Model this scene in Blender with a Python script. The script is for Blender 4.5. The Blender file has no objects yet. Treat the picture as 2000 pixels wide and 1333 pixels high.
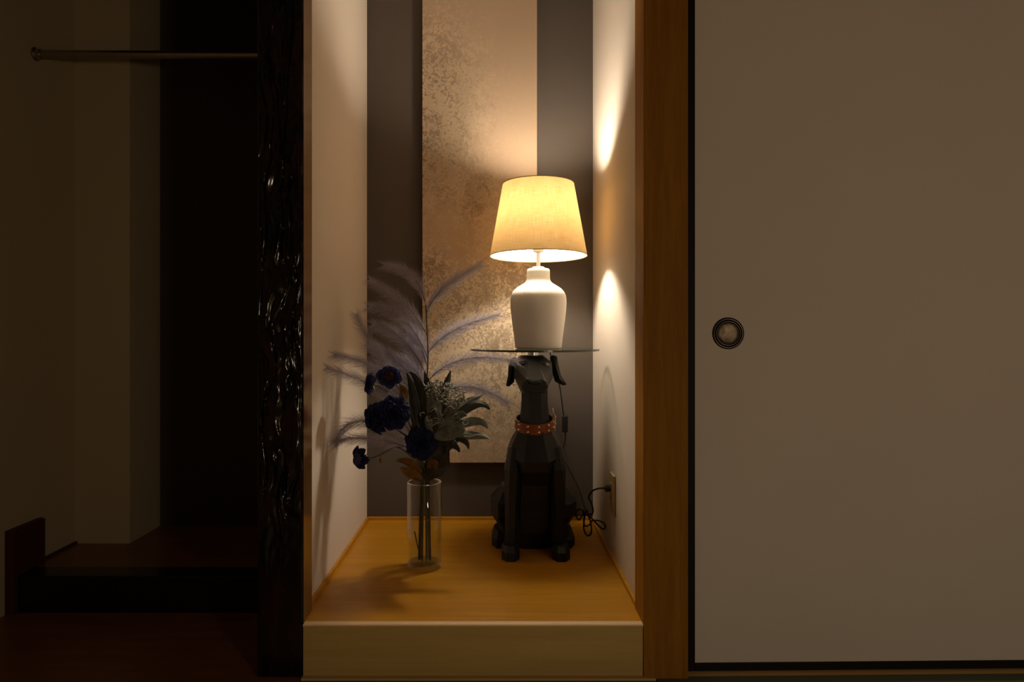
import bpy, bmesh, math, random
from mathutils import Vector, Matrix, noise

# ------------------------------------------------------------------ camera, world, light, exposure
SC = bpy.context.scene
COL = SC.collection
F, CU, CV, CZ = 1333.0, 966.0, 647.0, 0.824     # focal length in pixels, vanishing point, eye height

cam_data = bpy.data.cameras.new('camera')
cam_data.sensor_width = 36.0
cam_data.lens = 36.0 * F / 2000.0
cam_data.shift_x = (1000 - CU) / 2000.0
cam_data.shift_y = -(666.5 - CV) / 2000.0
cam_data.clip_start = 0.02
cam = bpy.data.objects.new('camera', cam_data)
cam.location = (0, 0, CZ)
cam.rotation_euler = (math.pi / 2, 0, 0)
COL.objects.link(cam)
SC.camera = cam

world = bpy.data.worlds.new('world')
SC.world = world
world.use_nodes = True
world.node_tree.nodes['Background'].inputs[0].default_value = (1.0, 0.8, 0.6, 1)
world.node_tree.nodes['Background'].inputs[1].default_value = 0.0

def point_light(name, loc, power, color, radius):
    l = bpy.data.lights.new(name, 'POINT')
    l.energy = power; l.color = color; l.shadow_soft_size = radius
    o = bpy.data.objects.new(name, l); o.location = loc
    COL.objects.link(o)
    return o
point_light('room_lamp_light', (1.35, -1.0, 0.62), 25.5, (1.0, 0.775, 0.545), 0.10)
BULB_STRENGTH = 355.0
BULB_COLOR = (1.0, 0.85, 0.66)

SC.view_settings.view_transform = 'Standard'
SC.view_settings.look = 'None'
SC.view_settings.exposure = 0.0
SC.view_settings.gamma = 1.0
SC.view_settings.use_curve_mapping = False
cy = SC.cycles
cy.max_bounces = 8; cy.diffuse_bounces = 5; cy.glossy_bounces = 4
cy.transmission_bounces = 8; cy.transparent_max_bounces = 16
cy.caustics_reflective = False; cy.caustics_refractive = False
cy.sample_clamp_indirect = 3.0
cy.use_denoising = True

# ------------------------------------------------------------------ helpers
def P(u, v, Y):
    return Vector(((u - CU) * Y / F, Y, CZ - (v - CV) * Y / F))

def bez(p, t):
    a, b, c, d = p
    s = 1 - t
    return a * s**3 + b * 3 * s * s * t + c * 3 * s * t * t + d * t**3

def bezt(p, t):
    a, b, c, d = p
    s = 1 - t
    return ((b - a) * s * s + (c - b) * 2 * s * t + (d - c) * t * t).normalized()

def catmull(pts, n=6):
    pts = [Vector(p) for p in pts]
    q = [pts[0] * 2 - pts[1]] + pts + [pts[-1] * 2 - pts[-2]]
    out = []
    for i in range(1, len(q) - 2):
        for k in range(n):
            t = k / n
            a, b, c, d = q[i - 1], q[i], q[i + 1], q[i + 2]
            out.append(0.5 * ((2 * b) + (c - a) * t + (2 * a - 5 * b + 4 * c - d) * t * t + (3 * b - a - 3 * c + d) * t**3))
    out.append(pts[-1])
    return out

class MB:
    def __init__(self):
        self.v = []; self.f = []; self.m = []
    def add(self, verts, faces, mi=0):
        o = len(self.v)
        self.v += [tuple(x) for x in verts]
        self.f += [tuple(i + o for i in f) for f in faces]
        self.m += [mi] * len(faces)
        return self
    def box(self, x0, x1, y0, y1, z0, z1, mi=0, face_mi=None):
        v = [(x0,y0,z0),(x1,y0,z0),(x1,y1,z0),(x0,y1,z0),(x0,y0,z1),(x1,y0,z1),(x1,y1,z1),(x0,y1,z1)]
        f = [(0,3,2,1),(4,5,6,7),(0,1,5,4),(1,2,6,5),(2,3,7,6),(3,0,4,7)]
        o = len(self.f)
        self.add(v, f, mi)
        if face_mi:
            for k, m in face_mi.items(): self.m[o + k] = m
        return self
    def lathe(self, prof, c=(0,0,0), n=48, mi=0, closed=False, axis='z'):
        vs = []
        for r, z in prof:
            for k in range(n):
                a = 2 * math.pi * k / n
                if axis == 'z': vs.append((c[0] + r * math.cos(a), c[1] + r * math.sin(a), c[2] + z))
                elif axis == 'y': vs.append((c[0] + r * math.cos(a), c[1] + z, c[2] + r * math.sin(a)))
                else: vs.append((c[0] + z, c[1] + r * math.cos(a), c[2] + r * math.sin(a)))
        fs = []
        m = len(prof)
        for i in range(m if closed else m - 1):
            j = (i + 1) % m
            for k in range(n):
                l = (k + 1) % n
                fs.append((i*n+k, i*n+l, j*n+l, j*n+k))
        if not closed:
            if prof[0][0] > 1e-6: fs.append(tuple(range(n))[::-1])
            if prof[-1][0] > 1e-6: fs.append(tuple((m-1)*n + k for k in range(n)))
        return self.add(vs, fs, mi)
    def tube(self, pts, r, n=8, mi=0):
        pts = [Vector(p) for p in pts]
        rs = r if isinstance(r, (list, tuple)) else [r] * len(pts)
        up = Vector((0.13, 0.31, 0.94)).normalized()
        vs, fs = [], []
        prev = None
        for i, p in enumerate(pts):
            t = (pts[min(i+1, len(pts)-1)] - pts[max(i-1, 0)])
            t = t.normalized() if t.length > 1e-9 else Vector((0,0,1))
            if prev is None:
                a = t.cross(up)
                if a.length < 1e-3: a = t.cross(Vector((1,0,0)))
            else:
                a = prev - t * prev.dot(t)
            a.normalize(); prev = a
            b = t.cross(a)
            for k in range(n):
                q = 2 * math.pi * k / n
                vs.append(p + (a * math.cos(q) + b * math.sin(q)) * rs[i])
        m = len(pts)
        for i in range(m - 1):
            for k in range(n):
                l = (k + 1) % n
                fs.append((i*n+k, i*n+l, (i+1)*n+l, (i+1)*n+k))
        fs.append(tuple(range(n))[::-1]); fs.append(tuple((m-1)*n + k for k in range(n)))
        return self.add(vs, fs, mi)
    def loft(self, rings, mi=0):
        n = len(rings[0])
        vs = [p for r in rings for p in r]
        fs = []
        for i in range(len(rings) - 1):
            for k in range(n):
                l = (k + 1) % n
                fs.append((i*n+k, i*n+l, (i+1)*n+l, (i+1)*n+k))
        fs.append(tuple(range(n))[::-1]); fs.append(tuple((len(rings)-1)*n + k for k in range(n)))
        return self.add(vs, fs, mi)
    def map(self, fn):
        self.v = [tuple(fn(Vector(p))) for p in self.v]
        return self
    def build(self, name, mats, parent=None, origin=None, smooth=False, bevel=0.0, recalc=True, angle=40):
        org = Vector(origin) if origin is not None else Vector((0, 0, 0))
        base = Vector(parent['_world']) if parent is not None else Vector((0, 0, 0))
        me = bpy.data.meshes.new(name)
        off = org if parent is None else (Vector(origin) if origin is not None else base)
        me.from_pydata([tuple(Vector(p) - off) for p in self.v], [], self.f)
        if not isinstance(mats, (list, tuple)): mats = [mats]
        for m in mats: me.materials.append(m)
        me.polygons.foreach_set('material_index', self.m)
        if recalc or bevel:
            bm = bmesh.new(); bm.from_mesh(me)
            if recalc: bmesh.ops.recalc_face_normals(bm, faces=bm.faces)
            if bevel:
                eds = [e for e in bm.edges if len(e.link_faces) == 2 and e.calc_face_angle(0) > 0.6]
                bmesh.ops.bevel(bm, geom=eds, offset=bevel, segments=2, affect='EDGES', profile=0.5)
            bm.to_mesh(me); bm.free()
        if smooth:
            me.polygons.foreach_set('use_smooth', [True] * len(me.polygons))
            me.set_sharp_from_angle(angle=math.radians(angle))
        o = bpy.data.objects.new(name, me)
        COL.objects.link(o)
        if parent is not None:
            o.parent = parent
            o.location = off - base
        else:
            o.location = off
        o['_world'] = tuple(off)
        return o

def thing(name, loc, label, cat, group=None):
    o = bpy.data.objects.new(name, None)
    o.empty_display_size = 0.05
    o.location = loc; o['_world'] = tuple(loc)
    COL.objects.link(o)
    return tag(o, label, cat, group)
def tag(o, label, cat, group=None):
    o['label'] = label; o['category'] = cat
    if group: o['group'] = group
    return o
def struct(o, label=None):
    o['kind'] = 'structure'
    if label: o['label'] = label
    return o

# ------------------------------------------------------------------ materials
def new_mat(name):
    m = bpy.data.materials.new(name); m.use_nodes = True
    nt = m.node_tree
    return m, nt, nt.nodes['Principled BSDF'], nt.nodes['Material Output']
def N(nt, t, **kw):
    n = nt.nodes.new(t)
    for k, v in kw.items(): setattr(n, k, v)
    return n
def coords(nt, scale=(1,1,1), rot=(0,0,0)):
    tc = N(nt, 'ShaderNodeTexCoord'); mp = N(nt, 'ShaderNodeMapping')
    mp.inputs['Scale'].default_value = scale; mp.inputs['Rotation'].default_value = rot
    nt.links.new(tc.outputs['Object'], mp.inputs['Vector'])
    return mp.outputs['Vector']
def noise_tex(nt, vec, scale, detail=4, rough=0.5, dist=0.0):
    n = N(nt, 'ShaderNodeTexNoise')
    n.inputs['Scale'].default_value = scale; n.inputs['Detail'].default_value = detail
    n.inputs['Roughness'].default_value = rough; n.inputs['Distortion'].default_value = dist
    nt.links.new(vec, n.inputs['Vector'])
    return n.outputs['Fac']
def ramp(nt, fac, stops):
    r = N(nt, 'ShaderNodeValToRGB')
    e = r.color_ramp.elements
    while len(e) < len(stops): e.new(0.5)
    for k, (p, c) in enumerate(stops):
        e[k].position = p
        e[k].color = (c, c, c, 1) if isinstance(c, (int, float)) else (*c, 1)
    nt.links.new(fac, r.inputs['Fac'])
    return r.outputs['Color']
def math_n(nt, op, a, b=None, clamp=False):
    n = N(nt, 'ShaderNodeMath', operation=op); n.use_clamp = clamp
    for i, x in enumerate((a, b)):
        if x is None: continue
        if isinstance(x, (int, float)): n.inputs[i].default_value = x
        else: nt.links.new(x, n.inputs[i])
    return n.outputs[0]
def mixc(nt, fac, a, b):
    n = N(nt, 'ShaderNodeMix', data_type='RGBA')
    for s, x in ((n.inputs['Factor'], fac), (n.inputs['A'], a), (n.inputs['B'], b)):
        if isinstance(x, (int, float)): s.default_value = x
        elif isinstance(x, tuple): s.default_value = (*x, 1)
        else: nt.links.new(x, s)
    return n.outputs['Result']
def bump(nt, bsdf, h, strength=0.2, dist=0.001):
    b = N(nt, 'ShaderNodeBump')
    b.inputs['Strength'].default_value = strength; b.inputs['Distance'].default_value = dist
    nt.links.new(h, b.inputs['Height']); nt.links.new(b.outputs['Normal'], bsdf.inputs['Normal'])

def plain(name, col, rough=0.5, metal=0.0, spec=0.5, coat=0.0, var=0.06, scale=40):
    m, nt, b, out = new_mat(name)
    f = noise_tex(nt, coords(nt), scale)
    c = ramp(nt, f, [(0.3, tuple(x * (1 - var) for x in col)), (0.7, tuple(min(1, x * (1 + var)) for x in col))])
    nt.links.new(c, b.inputs['Base Color'])
    b.inputs['Roughness'].default_value = rough; b.inputs['Metallic'].default_value = metal
    b.inputs['Specular IOR Level'].default_value = spec; b.inputs['Coat Weight'].default_value = coat
    return m
def wall_mat(name, col, rough=0.7, spec=0.3, weave=350, strength=0.25):
    m, nt, b, out = new_mat(name)
    f = noise_tex(nt, coords(nt, (1, 1, 0.6)), weave, 3, 0.6)
    g = noise_tex(nt, coords(nt), 3.0, 2)
    c = mixc(nt, g, tuple(x * 0.96 for x in col), tuple(x * 1.04 for x in col))
    nt.links.new(c, b.inputs['Base Color'])
    b.inputs['Roughness'].default_value = rough; b.inputs['Specular IOR Level'].default_value = spec
    bump(nt, b, f, strength, 0.0006)
    return m
def wood_mat(name, dark, light, axis='x', rough=0.35, spec=0.5, scale=1.0, contrast=(0.35, 0.7), coat=0.0):
    m, nt, b, out = new_mat(name)
    s = {'x': (1.2, 16, 16), 'y': (16, 1.2, 16), 'z': (16, 16, 1.2)}[axis]
    vec = coords(nt, tuple(k * scale for k in s))
    f = noise_tex(nt, vec, 2.2, 6, 0.6, 0.6)
    f2 = noise_tex(nt, coords(nt, tuple(k * 9 * scale for k in s)), 2.0, 3, 0.6)
    mixf = math_n(nt, 'ADD', math_n(nt, 'MULTIPLY', f, 0.75), math_n(nt, 'MULTIPLY', f2, 0.25))
    c = ramp(nt, mixf, [(contrast[0], dark), (contrast[1], light)])
    nt.links.new(c, b.inputs['Base Color'])
    b.inputs['Roughness'].default_value = rough; b.inputs['Specular IOR Level'].default_value = spec
    b.inputs['Coat Weight'].default_value = coat; b.inputs['Coat Roughness'].default_value = 0.15
    bump(nt, b, f2, 0.05, 0.0004)
    return m
def thin_glass(name, tint=(0.96, 0.98, 0.97), ior=1.45, gl=1.0, power=5.0, gloss=0.0, rough=0.02):
    m, nt, b, out = new_mat(name)
    nt.nodes.remove(b)
    tr = N(nt, 'ShaderNodeBsdfTransparent'); tr.inputs[0].default_value = (*tint, 1)
    gs = N(nt, 'ShaderNodeBsdfGlossy'); gs.inputs['Roughness'].default_value = rough
    gs.inputs[0].default_value = (gl, gl, gl, 1)
    lw = N(nt, 'ShaderNodeLayerWeight'); lw.inputs[0].default_value = 0.5
    r0 = ((ior - 1) / (ior + 1)) ** 2
    fres = math_n(nt, 'ADD', math_n(nt, 'MULTIPLY', math_n(nt, 'POWER', lw.outputs['Facing'], power), 1 - r0), r0 + gloss, True)
    mx = N(nt, 'ShaderNodeMixShader')
    nt.links.new(fres, mx.inputs[0]); nt.links.new(tr.outputs[0], mx.inputs[1]); nt.links.new(gs.outputs[0], mx.inputs[2])
    nt.links.new(mx.outputs[0], out.inputs[0])
    return m
def sheet_mat(name, col, trans, tcol=None, rough=0.7, var=0.25, scale=60, sheen=0.0):
    """cloth, petals, leaves: diffuse with some light passing through"""
    m, nt, b, out = new_mat(name)
    f = noise_tex(nt, coords(nt), scale, 3)
    c = ramp(nt, f, [(0.3, tuple(x * (1 - var) for x in col)), (0.7, tuple(min(1, x * (1 + var)) for x in col))])
    nt.links.new(c, b.inputs['Base Color'])
    b.inputs['Roughness'].default_value = rough; b.inputs['Specular IOR Level'].default_value = 0.25
    b.inputs['Sheen Weight'].default_value = sheen
    tl = N(nt, 'ShaderNodeBsdfTranslucent')
    tl.inputs[0].default_value = (*(tcol or col), 1)
    mx = N(nt, 'ShaderNodeMixShader'); mx.inputs[0].default_value = trans
    nt.links.new(b.outputs[0], mx.inputs[1]); nt.links.new(tl.outputs[0], mx.inputs[2])
    nt.links.new(mx.outputs[0], out.inputs[0])
    return m

M = {}
M['cream'] = wall_mat('cream_wallpaper', (0.70, 0.62, 0.54), 0.75, 0.2)
M['side_cream'] = wall_mat('sand_plaster', (0.50, 0.42, 0.27), 0.85, 0.2, 500)
M['dark_wall'] = wall_mat('charcoal_wallpaper', (0.080, 0.066, 0.056), 0.6, 0.25, 300, 0.3)
M['room_wall'] = wall_mat('room_plaster', (0.14, 0.12, 0.095))
M['ceiling'] = wood_mat('ceiling_board', (0.22, 0.16, 0.10), (0.28, 0.21, 0.14), 'x', 0.6)
M['platform'] = wood_mat('varnished_platform_wood', (0.42, 0.185, 0.008), (0.56, 0.265, 0.016), 'x', 0.36, 0.3)
M['platform_edge'] = wood_mat('platform_edge_wood', (0.70, 0.48, 0.26), (0.80, 0.57, 0.33), 'x', 0.45)
M['riser'] = wood_mat('riser_wood', (0.54, 0.375, 0.14), (0.66, 0.47, 0.18), 'x', 0.6, 0.2)
M['post_wood'] = wood_mat('brown_post_wood', (0.27, 0.115, 0.010), (0.41, 0.185, 0.020), 'z', 0.6, 0.12, 1.4)
M['strip_wood'] = wood_mat('pale_threshold_wood', (0.60, 0.42, 0.20), (0.72, 0.52, 0.27), 'x', 0.5)
M['jamb'] = wood_mat('glossy_brown_jamb', (0.10, 0.048, 0.016), (0.15, 0.075, 0.026), 'z', 0.14, 0.5)
M['red_dark_wood'] = wood_mat('dark_red_floor_wood', (0.22, 0.085, 0.034), (0.34, 0.14, 0.058), 'x', 0.3, 0.45)
M['stub_wood'] = wood_mat('dark_red_stub_wood', (0.055, 0.014, 0.008), (0.075, 0.020, 0.011), 'z', 0.5, 0.3)
M['lacquer_step'] = plain('black_lacquer', (0.006, 0.005, 0.005), 0.25, 0, 0.4)
M['black_frame'] = plain('black_lacquered_frame', (0.010, 0.007, 0.006), 0.6, 0, 0.2)
M['fusuma'] = wall_mat('door_paper', (0.80, 0.74, 0.68), 0.85, 0.1, 420, 0.12)
M['threshold'] = wood_mat('pale_cypress_threshold', (0.74, 0.47, 0.17), (0.86, 0.58, 0.23), 'x', 0.5)
M['tatami'] = wood_mat('tatami_straw', (0.30, 0.30, 0.15), (0.40, 0.39, 0.21), 'y', 0.8, 0.2, 6.0)
M['tatami_border'] = plain('green_border_cloth', (0.12, 0.145, 0.095), 0.8)
M['white_ceramic'] = None
M['white_metal'] = plain('white_painted_metal', (0.82, 0.80, 0.77), 0.4)
M['steel'] = plain('brushed_steel', (0.62, 0.60, 0.57), 0.28, 1.0)
M['brass'] = plain('pale_brass', (0.75, 0.62, 0.42), 0.25, 1.0)
M['rod'] = plain('stainless_rod', (0.42, 0.36, 0.30), 0.3, 1.0)
M['dog'] = plain('matt_black_resin', (0.0045, 0.0041, 0.0037), 0.52, 0, 0.40)
M['eye'] = plain('glossy_black_eye', (0.004, 0.004, 0.004), 0.08, 0, 0.6)
M['leather'] = plain('tan_leather', (0.23, 0.055, 0.012), 0.5, 0, 0.4, 0, 0.2, 120)
M['cord'] = plain('black_cord_rubber', (0.010, 0.009, 0.009), 0.45)
M['outlet'] = plain('beige_outlet_plastic', (0.42, 0.30, 0.14), 0.4)
M['glass'] = thin_glass('clear_glass')
M['vase_glass'] = thin_glass('vase_glass', (0.93, 0.94, 0.93), 1.4, 1.0, 3.2)
M['stem'] = plain('dark_stem', (0.030, 0.022, 0.016), 0.6)
M['green_stem'] = plain('olive_stem', (0.055, 0.050, 0.022), 0.6)
M['plume_stem'] = plain('dark_plume_stem', (0.035, 0.022, 0.024), 0.6)
M['plume'] = sheet_mat('mauve_grey_barbs', (0.40, 0.37, 0.45), 0.45, (0.40, 0.37, 0.45), 0.7, 0.2, 30)
M['petal'] = sheet_mat('navy_petals', (0.013, 0.017, 0.075), 0.15, (0.02, 0.022, 0.11), 0.7, 0.45, 80)
M['petal_purple'] = plain('purple_petal_heart', (0.11, 0.075, 0.20), 0.7)
M['petal_heart'] = plain('russet_flower_heart', (0.09, 0.028, 0.012), 0.8)
M['sage'] = sheet_mat('frosted_sage_leaf', (0.19, 0.205, 0.18), 0.12, (0.12, 0.14, 0.10), 0.5, 0.4, 45)
M['dark_leaf'] = sheet_mat('dark_olive_leaf', (0.045, 0.046, 0.034), 0.10, None, 0.6, 0.3, 45)
M['yellow_leaf'] = sheet_mat('ochre_leaf', (0.22, 0.105, 0.022), 0.25, (0.25, 0.12, 0.02), 0.6, 0.4, 60)
M['frost'] = plain('frosted_grey_buds', (0.33, 0.345, 0.31), 0.7)
M['handle_metal'] = plain('dark_bronze_ring', (0.03, 0.022, 0.018), 0.22, 0.7)
M['handle_cup'] = plain('worn_brass_cup', (0.20, 0.155, 0.105), 0.45, 0.6, 0.5, 0, 0.45, 90)

def ceramic():
    m, nt, b, out = new_mat('speckled_white_ceramic')
    v = N(nt, 'ShaderNodeTexVoronoi'); v.inputs['Scale'].default_value = 46
    nt.links.new(coords(nt), v.inputs['Vector'])
    sep = N(nt, 'ShaderNodeSeparateColor'); nt.links.new(v.outputs['Color'], sep.inputs[0])
    dot = math_n(nt, 'LESS_THAN', v.outputs['Distance'], 0.11)
    pick = math_n(nt, 'GREATER_THAN', sep.outputs[0], 0.62)
    c = mixc(nt, math_n(nt, 'MULTIPLY', dot, pick), (0.70, 0.66, 0.60), (0.22, 0.17, 0.12))
    nt.links.new(c, b.inputs['Base Color'])
    b.inputs['Roughness'].default_value = 0.55
    f = noise_tex(nt, coords(nt), 90, 3); bump(nt, b, f, 0.08, 0.0006)
    return m
M['white_ceramic'] = ceramic()

def linen():
    m, nt, b, out = new_mat('linen_shade')
    vec = coords(nt)
    a = noise_tex(nt, coords(nt, (1, 1, 30)), 14, 3, 0.6)
    tc = N(nt, 'ShaderNodeTexCoord'); sp = N(nt, 'ShaderNodeSeparateXYZ'); nt.links.new(tc.outputs['Object'], sp.inputs[0])
    ang = math_n(nt, 'ARCTAN2', sp.outputs[1], sp.outputs[0])
    cmb = N(nt, 'ShaderNodeCombineXYZ')
    nt.links.new(math_n(nt, 'MULTIPLY', ang, 60.0), cmb.inputs[0]); nt.links.new(math_n(nt, 'MULTIPLY', sp.outputs[2], 16.0), cmb.inputs[1])
    w = noise_tex(nt, cmb.outputs[0], 1.3, 3, 0.6)
    cm2 = N(nt, 'ShaderNodeCombineXYZ')
    nt.links.new(math_n(nt, 'MULTIPLY', ang, 2.5), cm2.inputs[0]); nt.links.new(math_n(nt, 'MULTIPLY', sp.outputs[2], 420.0), cm2.inputs[1])
    h = noise_tex(nt, cm2.outputs[0], 1.3, 3, 0.6)
    t = math_n(nt, 'ADD', math_n(nt, 'MULTIPLY', w, 0.5), math_n(nt, 'MULTIPLY', h, 0.5))
    tcol = ramp(nt, t, [(0.36, (0.56, 0.31, 0.065)), (0.60, (0.98, 0.60, 0.24))])
    dcol = ramp(nt, t, [(0.30, (0.60, 0.53, 0.40)), (0.66, (0.76, 0.70, 0.57))])
    nt.nodes.remove(b)
    df = N(nt, 'ShaderNodeBsdfDiffuse'); nt.links.new(dcol, df.inputs[0])
    tl = N(nt, 'ShaderNodeBsdfTranslucent'); nt.links.new(tcol, tl.inputs[0])
    mx = N(nt, 'ShaderNodeMixShader'); mx.inputs[0].default_value = 0.062
    nt.links.new(df.outputs[0], mx.inputs[1]); nt.links.new(tl.outputs[0], mx.inputs[2]); nt.links.new(mx.outputs[0], out.inputs[0])
    return m
M['linen'] = linen()

def emission():
    m, nt, b, out = new_mat('lit_bulb')
    nt.nodes.remove(b)
    e = N(nt, 'ShaderNodeEmission'); e.inputs[0].default_value = (*BULB_COLOR, 1); e.inputs[1].default_value = BULB_STRENGTH
    nt.links.new(e.outputs[0], out.inputs[0])
    return m
M['bulb'] = emission()

def green_edge():
    m, nt, b, out = new_mat('green_glass_edge')
    b.inputs['Base Color'].default_value = (0.020, 0.050, 0.034, 1)
    b.inputs['Roughness'].default_value = 0.25
    return m
M['glass_edge'] = green_edge()

def solid_glass():
    m, nt, b, out = new_mat('thick_clear_glass')
    b.inputs['Base Color'].default_value = (0.95, 0.97, 0.96, 1)
    b.inputs['Roughness'].default_value = 0.02; b.inputs['Transmission Weight'].default_value = 1.0
    b.inputs['IOR'].default_value = 1.5
    return m
M['thick_glass'] = solid_glass()
M['vase_rim'] = thin_glass('polished_glass_rim', (0.9, 0.9, 0.88), 1.5, 1.0, 2.0, 0.25, 0.25)
M['vase_base'] = thin_glass('thick_glass_base', (0.97, 0.97, 0.96), 1.45, 1.0, 4.0, 0.015, 0.03)

def lacquer_post():
    m, nt, b, out = new_mat('carved_black_lacquer')
    f = noise_tex(nt, coords(nt, (1, 1, 0.35)), 28, 4, 0.6, 0.8)
    c = ramp(nt, f, [(0.45, (0.005, 0.0045, 0.0045)), (0.72, (0.028, 0.007, 0.007))])
    nt.links.new(c, b.inputs['Base Color'])
    b.inputs['Roughness'].default_value = 0.13; b.inputs['Specular IOR Level'].default_value = 0.36
    return m
M['lacquer_post'] = lacquer_post()

def gold_panel():
    m, nt, b, out = new_mat('mottled_gold_foil')
    tc = N(nt, 'ShaderNodeTexCoord'); sp = N(nt, 'ShaderNodeSeparateXYZ'); nt.links.new(tc.outputs['Object'], sp.inputs[0])
    x, z = sp.outputs[0], sp.outputs[2]
    def gauss(cx, cz, sx, sz):
        a = math_n(nt, 'POWER', math_n(nt, 'DIVIDE', math_n(nt, 'SUBTRACT', x, cx), sx), 2.0)
        c = math_n(nt, 'POWER', math_n(nt, 'DIVIDE', math_n(nt, 'SUBTRACT', z, cz), sz), 2.0)
        return math_n(nt, 'EXPONENT', math_n(nt, 'MULTIPLY', math_n(nt, 'ADD', a, c), -1.0))
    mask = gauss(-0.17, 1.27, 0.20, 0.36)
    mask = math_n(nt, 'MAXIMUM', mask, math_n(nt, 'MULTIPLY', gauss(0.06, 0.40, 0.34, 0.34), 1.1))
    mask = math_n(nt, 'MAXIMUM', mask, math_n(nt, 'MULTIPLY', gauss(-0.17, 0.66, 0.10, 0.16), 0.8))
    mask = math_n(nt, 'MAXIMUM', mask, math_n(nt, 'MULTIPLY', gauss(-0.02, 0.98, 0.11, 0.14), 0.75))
    big = noise_tex(nt, coords(nt), 11, 4, 0.6, 0.4)
    fine = noise_tex(nt, coords(nt, (1, 1, 0.8)), 58, 6, 0.66, 1.5)
    vein = noise_tex(nt, coords(nt), 36, 5, 0.66, 2.2)
    pat = math_n(nt, 'ADD', math_n(nt, 'MULTIPLY', fine, 0.55), math_n(nt, 'MULTIPLY', vein, 0.45))
    pat = math_n(nt, 'ADD', pat, math_n(nt, 'MULTIPLY', math_n(nt, 'SUBTRACT', big, 0.5), 0.35))
    low = gauss(0.10, 0.45, 0.32, 0.36)  # area by the lamp; its reflection is painted in as brighter foil colours
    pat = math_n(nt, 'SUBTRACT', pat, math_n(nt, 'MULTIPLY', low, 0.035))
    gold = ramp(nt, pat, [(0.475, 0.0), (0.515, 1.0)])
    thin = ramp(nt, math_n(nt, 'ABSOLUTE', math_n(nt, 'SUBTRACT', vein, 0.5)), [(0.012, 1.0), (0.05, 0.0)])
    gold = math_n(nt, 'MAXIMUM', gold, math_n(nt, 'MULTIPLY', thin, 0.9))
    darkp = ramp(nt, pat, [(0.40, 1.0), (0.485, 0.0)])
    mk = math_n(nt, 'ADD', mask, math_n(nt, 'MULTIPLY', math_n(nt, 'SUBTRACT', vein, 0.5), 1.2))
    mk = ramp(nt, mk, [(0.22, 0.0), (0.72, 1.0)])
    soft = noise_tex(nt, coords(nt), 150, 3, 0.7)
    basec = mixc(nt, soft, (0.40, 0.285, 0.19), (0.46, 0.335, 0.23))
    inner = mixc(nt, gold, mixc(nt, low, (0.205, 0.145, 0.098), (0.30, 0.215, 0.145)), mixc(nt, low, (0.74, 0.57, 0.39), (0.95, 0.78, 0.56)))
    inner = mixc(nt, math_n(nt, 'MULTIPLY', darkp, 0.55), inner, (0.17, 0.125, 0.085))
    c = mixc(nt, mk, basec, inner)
    nt.links.new(c, b.inputs['Base Color'])
    gm = math_n(nt, 'MULTIPLY', gold, mk)
    nt.links.new(math_n(nt, 'ADD', math_n(nt, 'MULTIPLY', gm, 0.55), 0.10), b.inputs['Metallic'])
    nt.links.new(math_n(nt, 'SUBTRACT', 0.55, math_n(nt, 'MULTIPLY', gm, 0.20)), b.inputs['Roughness'])
    bump(nt, b, math_n(nt, 'MULTIPLY', gold, mk), 0.18, 0.0010)
    return m
M['gold'] = gold_panel()

# ------------------------------------------------------------------ the setting
PZ = 0.127                       # top of the alcove platform
XL, XR, YB = -0.471, 0.363, 2.52 # alcove inner faces
LW = -1.42                       # face of the long side wall
H = 2.42                         # ceiling

struct(MB().box(-1.52, 0.56, YB, YB + 0.08, -0.05, H + 0.05).build('wall_back', M['dark_wall']), 'charcoal papered wall behind the alcove and recess')
struct(MB().box(-0.550, XL, 1.702, YB, -0.05, H).build('wall_partition', M['cream']), 'cream wall between the dark recess and the alcove')
struct(MB().box(XR, 0.456, 1.717, YB, -0.05, H).build('wall_alcove', M['cream']), 'cream alcove wall carrying the power outlet')
struct(MB().box(LW - 0.1, LW, -2.5, YB, -0.05, H).build('wall_left', M['side_cream']), 'dim plaster side wall of the dark recess')
struct(MB().box(LW, -1.235, 2.31, YB, 0.0, H).build('wall_column', M['side_cream']), 'boxed-out plaster corner column in the dark recess')
struct(MB().box(LW, 2.2, 1.616, 1.70, 1.90, H).build('wall_header', M['room_wall']))
struct(MB().box(1.40, 2.2, 1.64, 1.70, 0.0, 1.90).build('wall_front', M['room_wall']))
struct(MB().box(2.2, 2.3, -2.5, 1.70, -0.05, H).build('wall_right', M['room_wall']))
struct(MB().box(LW - 0.1, 2.3, -2.6, -2.5, -0.05, H).build('wall_rear', M['room_wall']))
struct(MB().box(LW - 0.1, 2.3, -2.6, 2.6, H, H + 0.06).build('ceiling', M['ceiling']))
struct(MB().box(LW - 0.1, 2.3, -2.6, 2.6, -0.12, -0.05).build('floor', M['strip_wood']))
struct(MB().box(XL, XR, 1.70, YB, 2.28, 2.32).build('ceiling_alcove', M['cream']))
# dark board floor in front of and inside the recess
struct(MB().box(LW, -0.46, -2.5, 2.0, -0.05, 0.0).build('floor_board', M['red_dark_wood']), 'dark red-brown boards in front of the recess step')
struct(MB().box(LW, -0.55, 2.075, YB, -0.05, 0.1045).build('floor_recess', M['red_dark_wood']), 'dark board floor inside the recess')
struct(MB().box(LW + 0.022, -0.55, 1.995, 2.075, -0.05, 0.107).build('trim_1', M['lacquer_step'], bevel=0.003), 'black lacquered step beam of the recess')
struct(MB().box(LW, LW + 0.026, 1.978, 2.118, 0.0, 0.243).build('trim_2', M['stub_wood'], bevel=0.001), 'short dark red board where the step meets the side wall')
struct(MB().box(LW, LW + 0.008, 2.115, 2.31, 0.1045, 0.112).build('baseboard_recess', M['stub_wood']))

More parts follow.
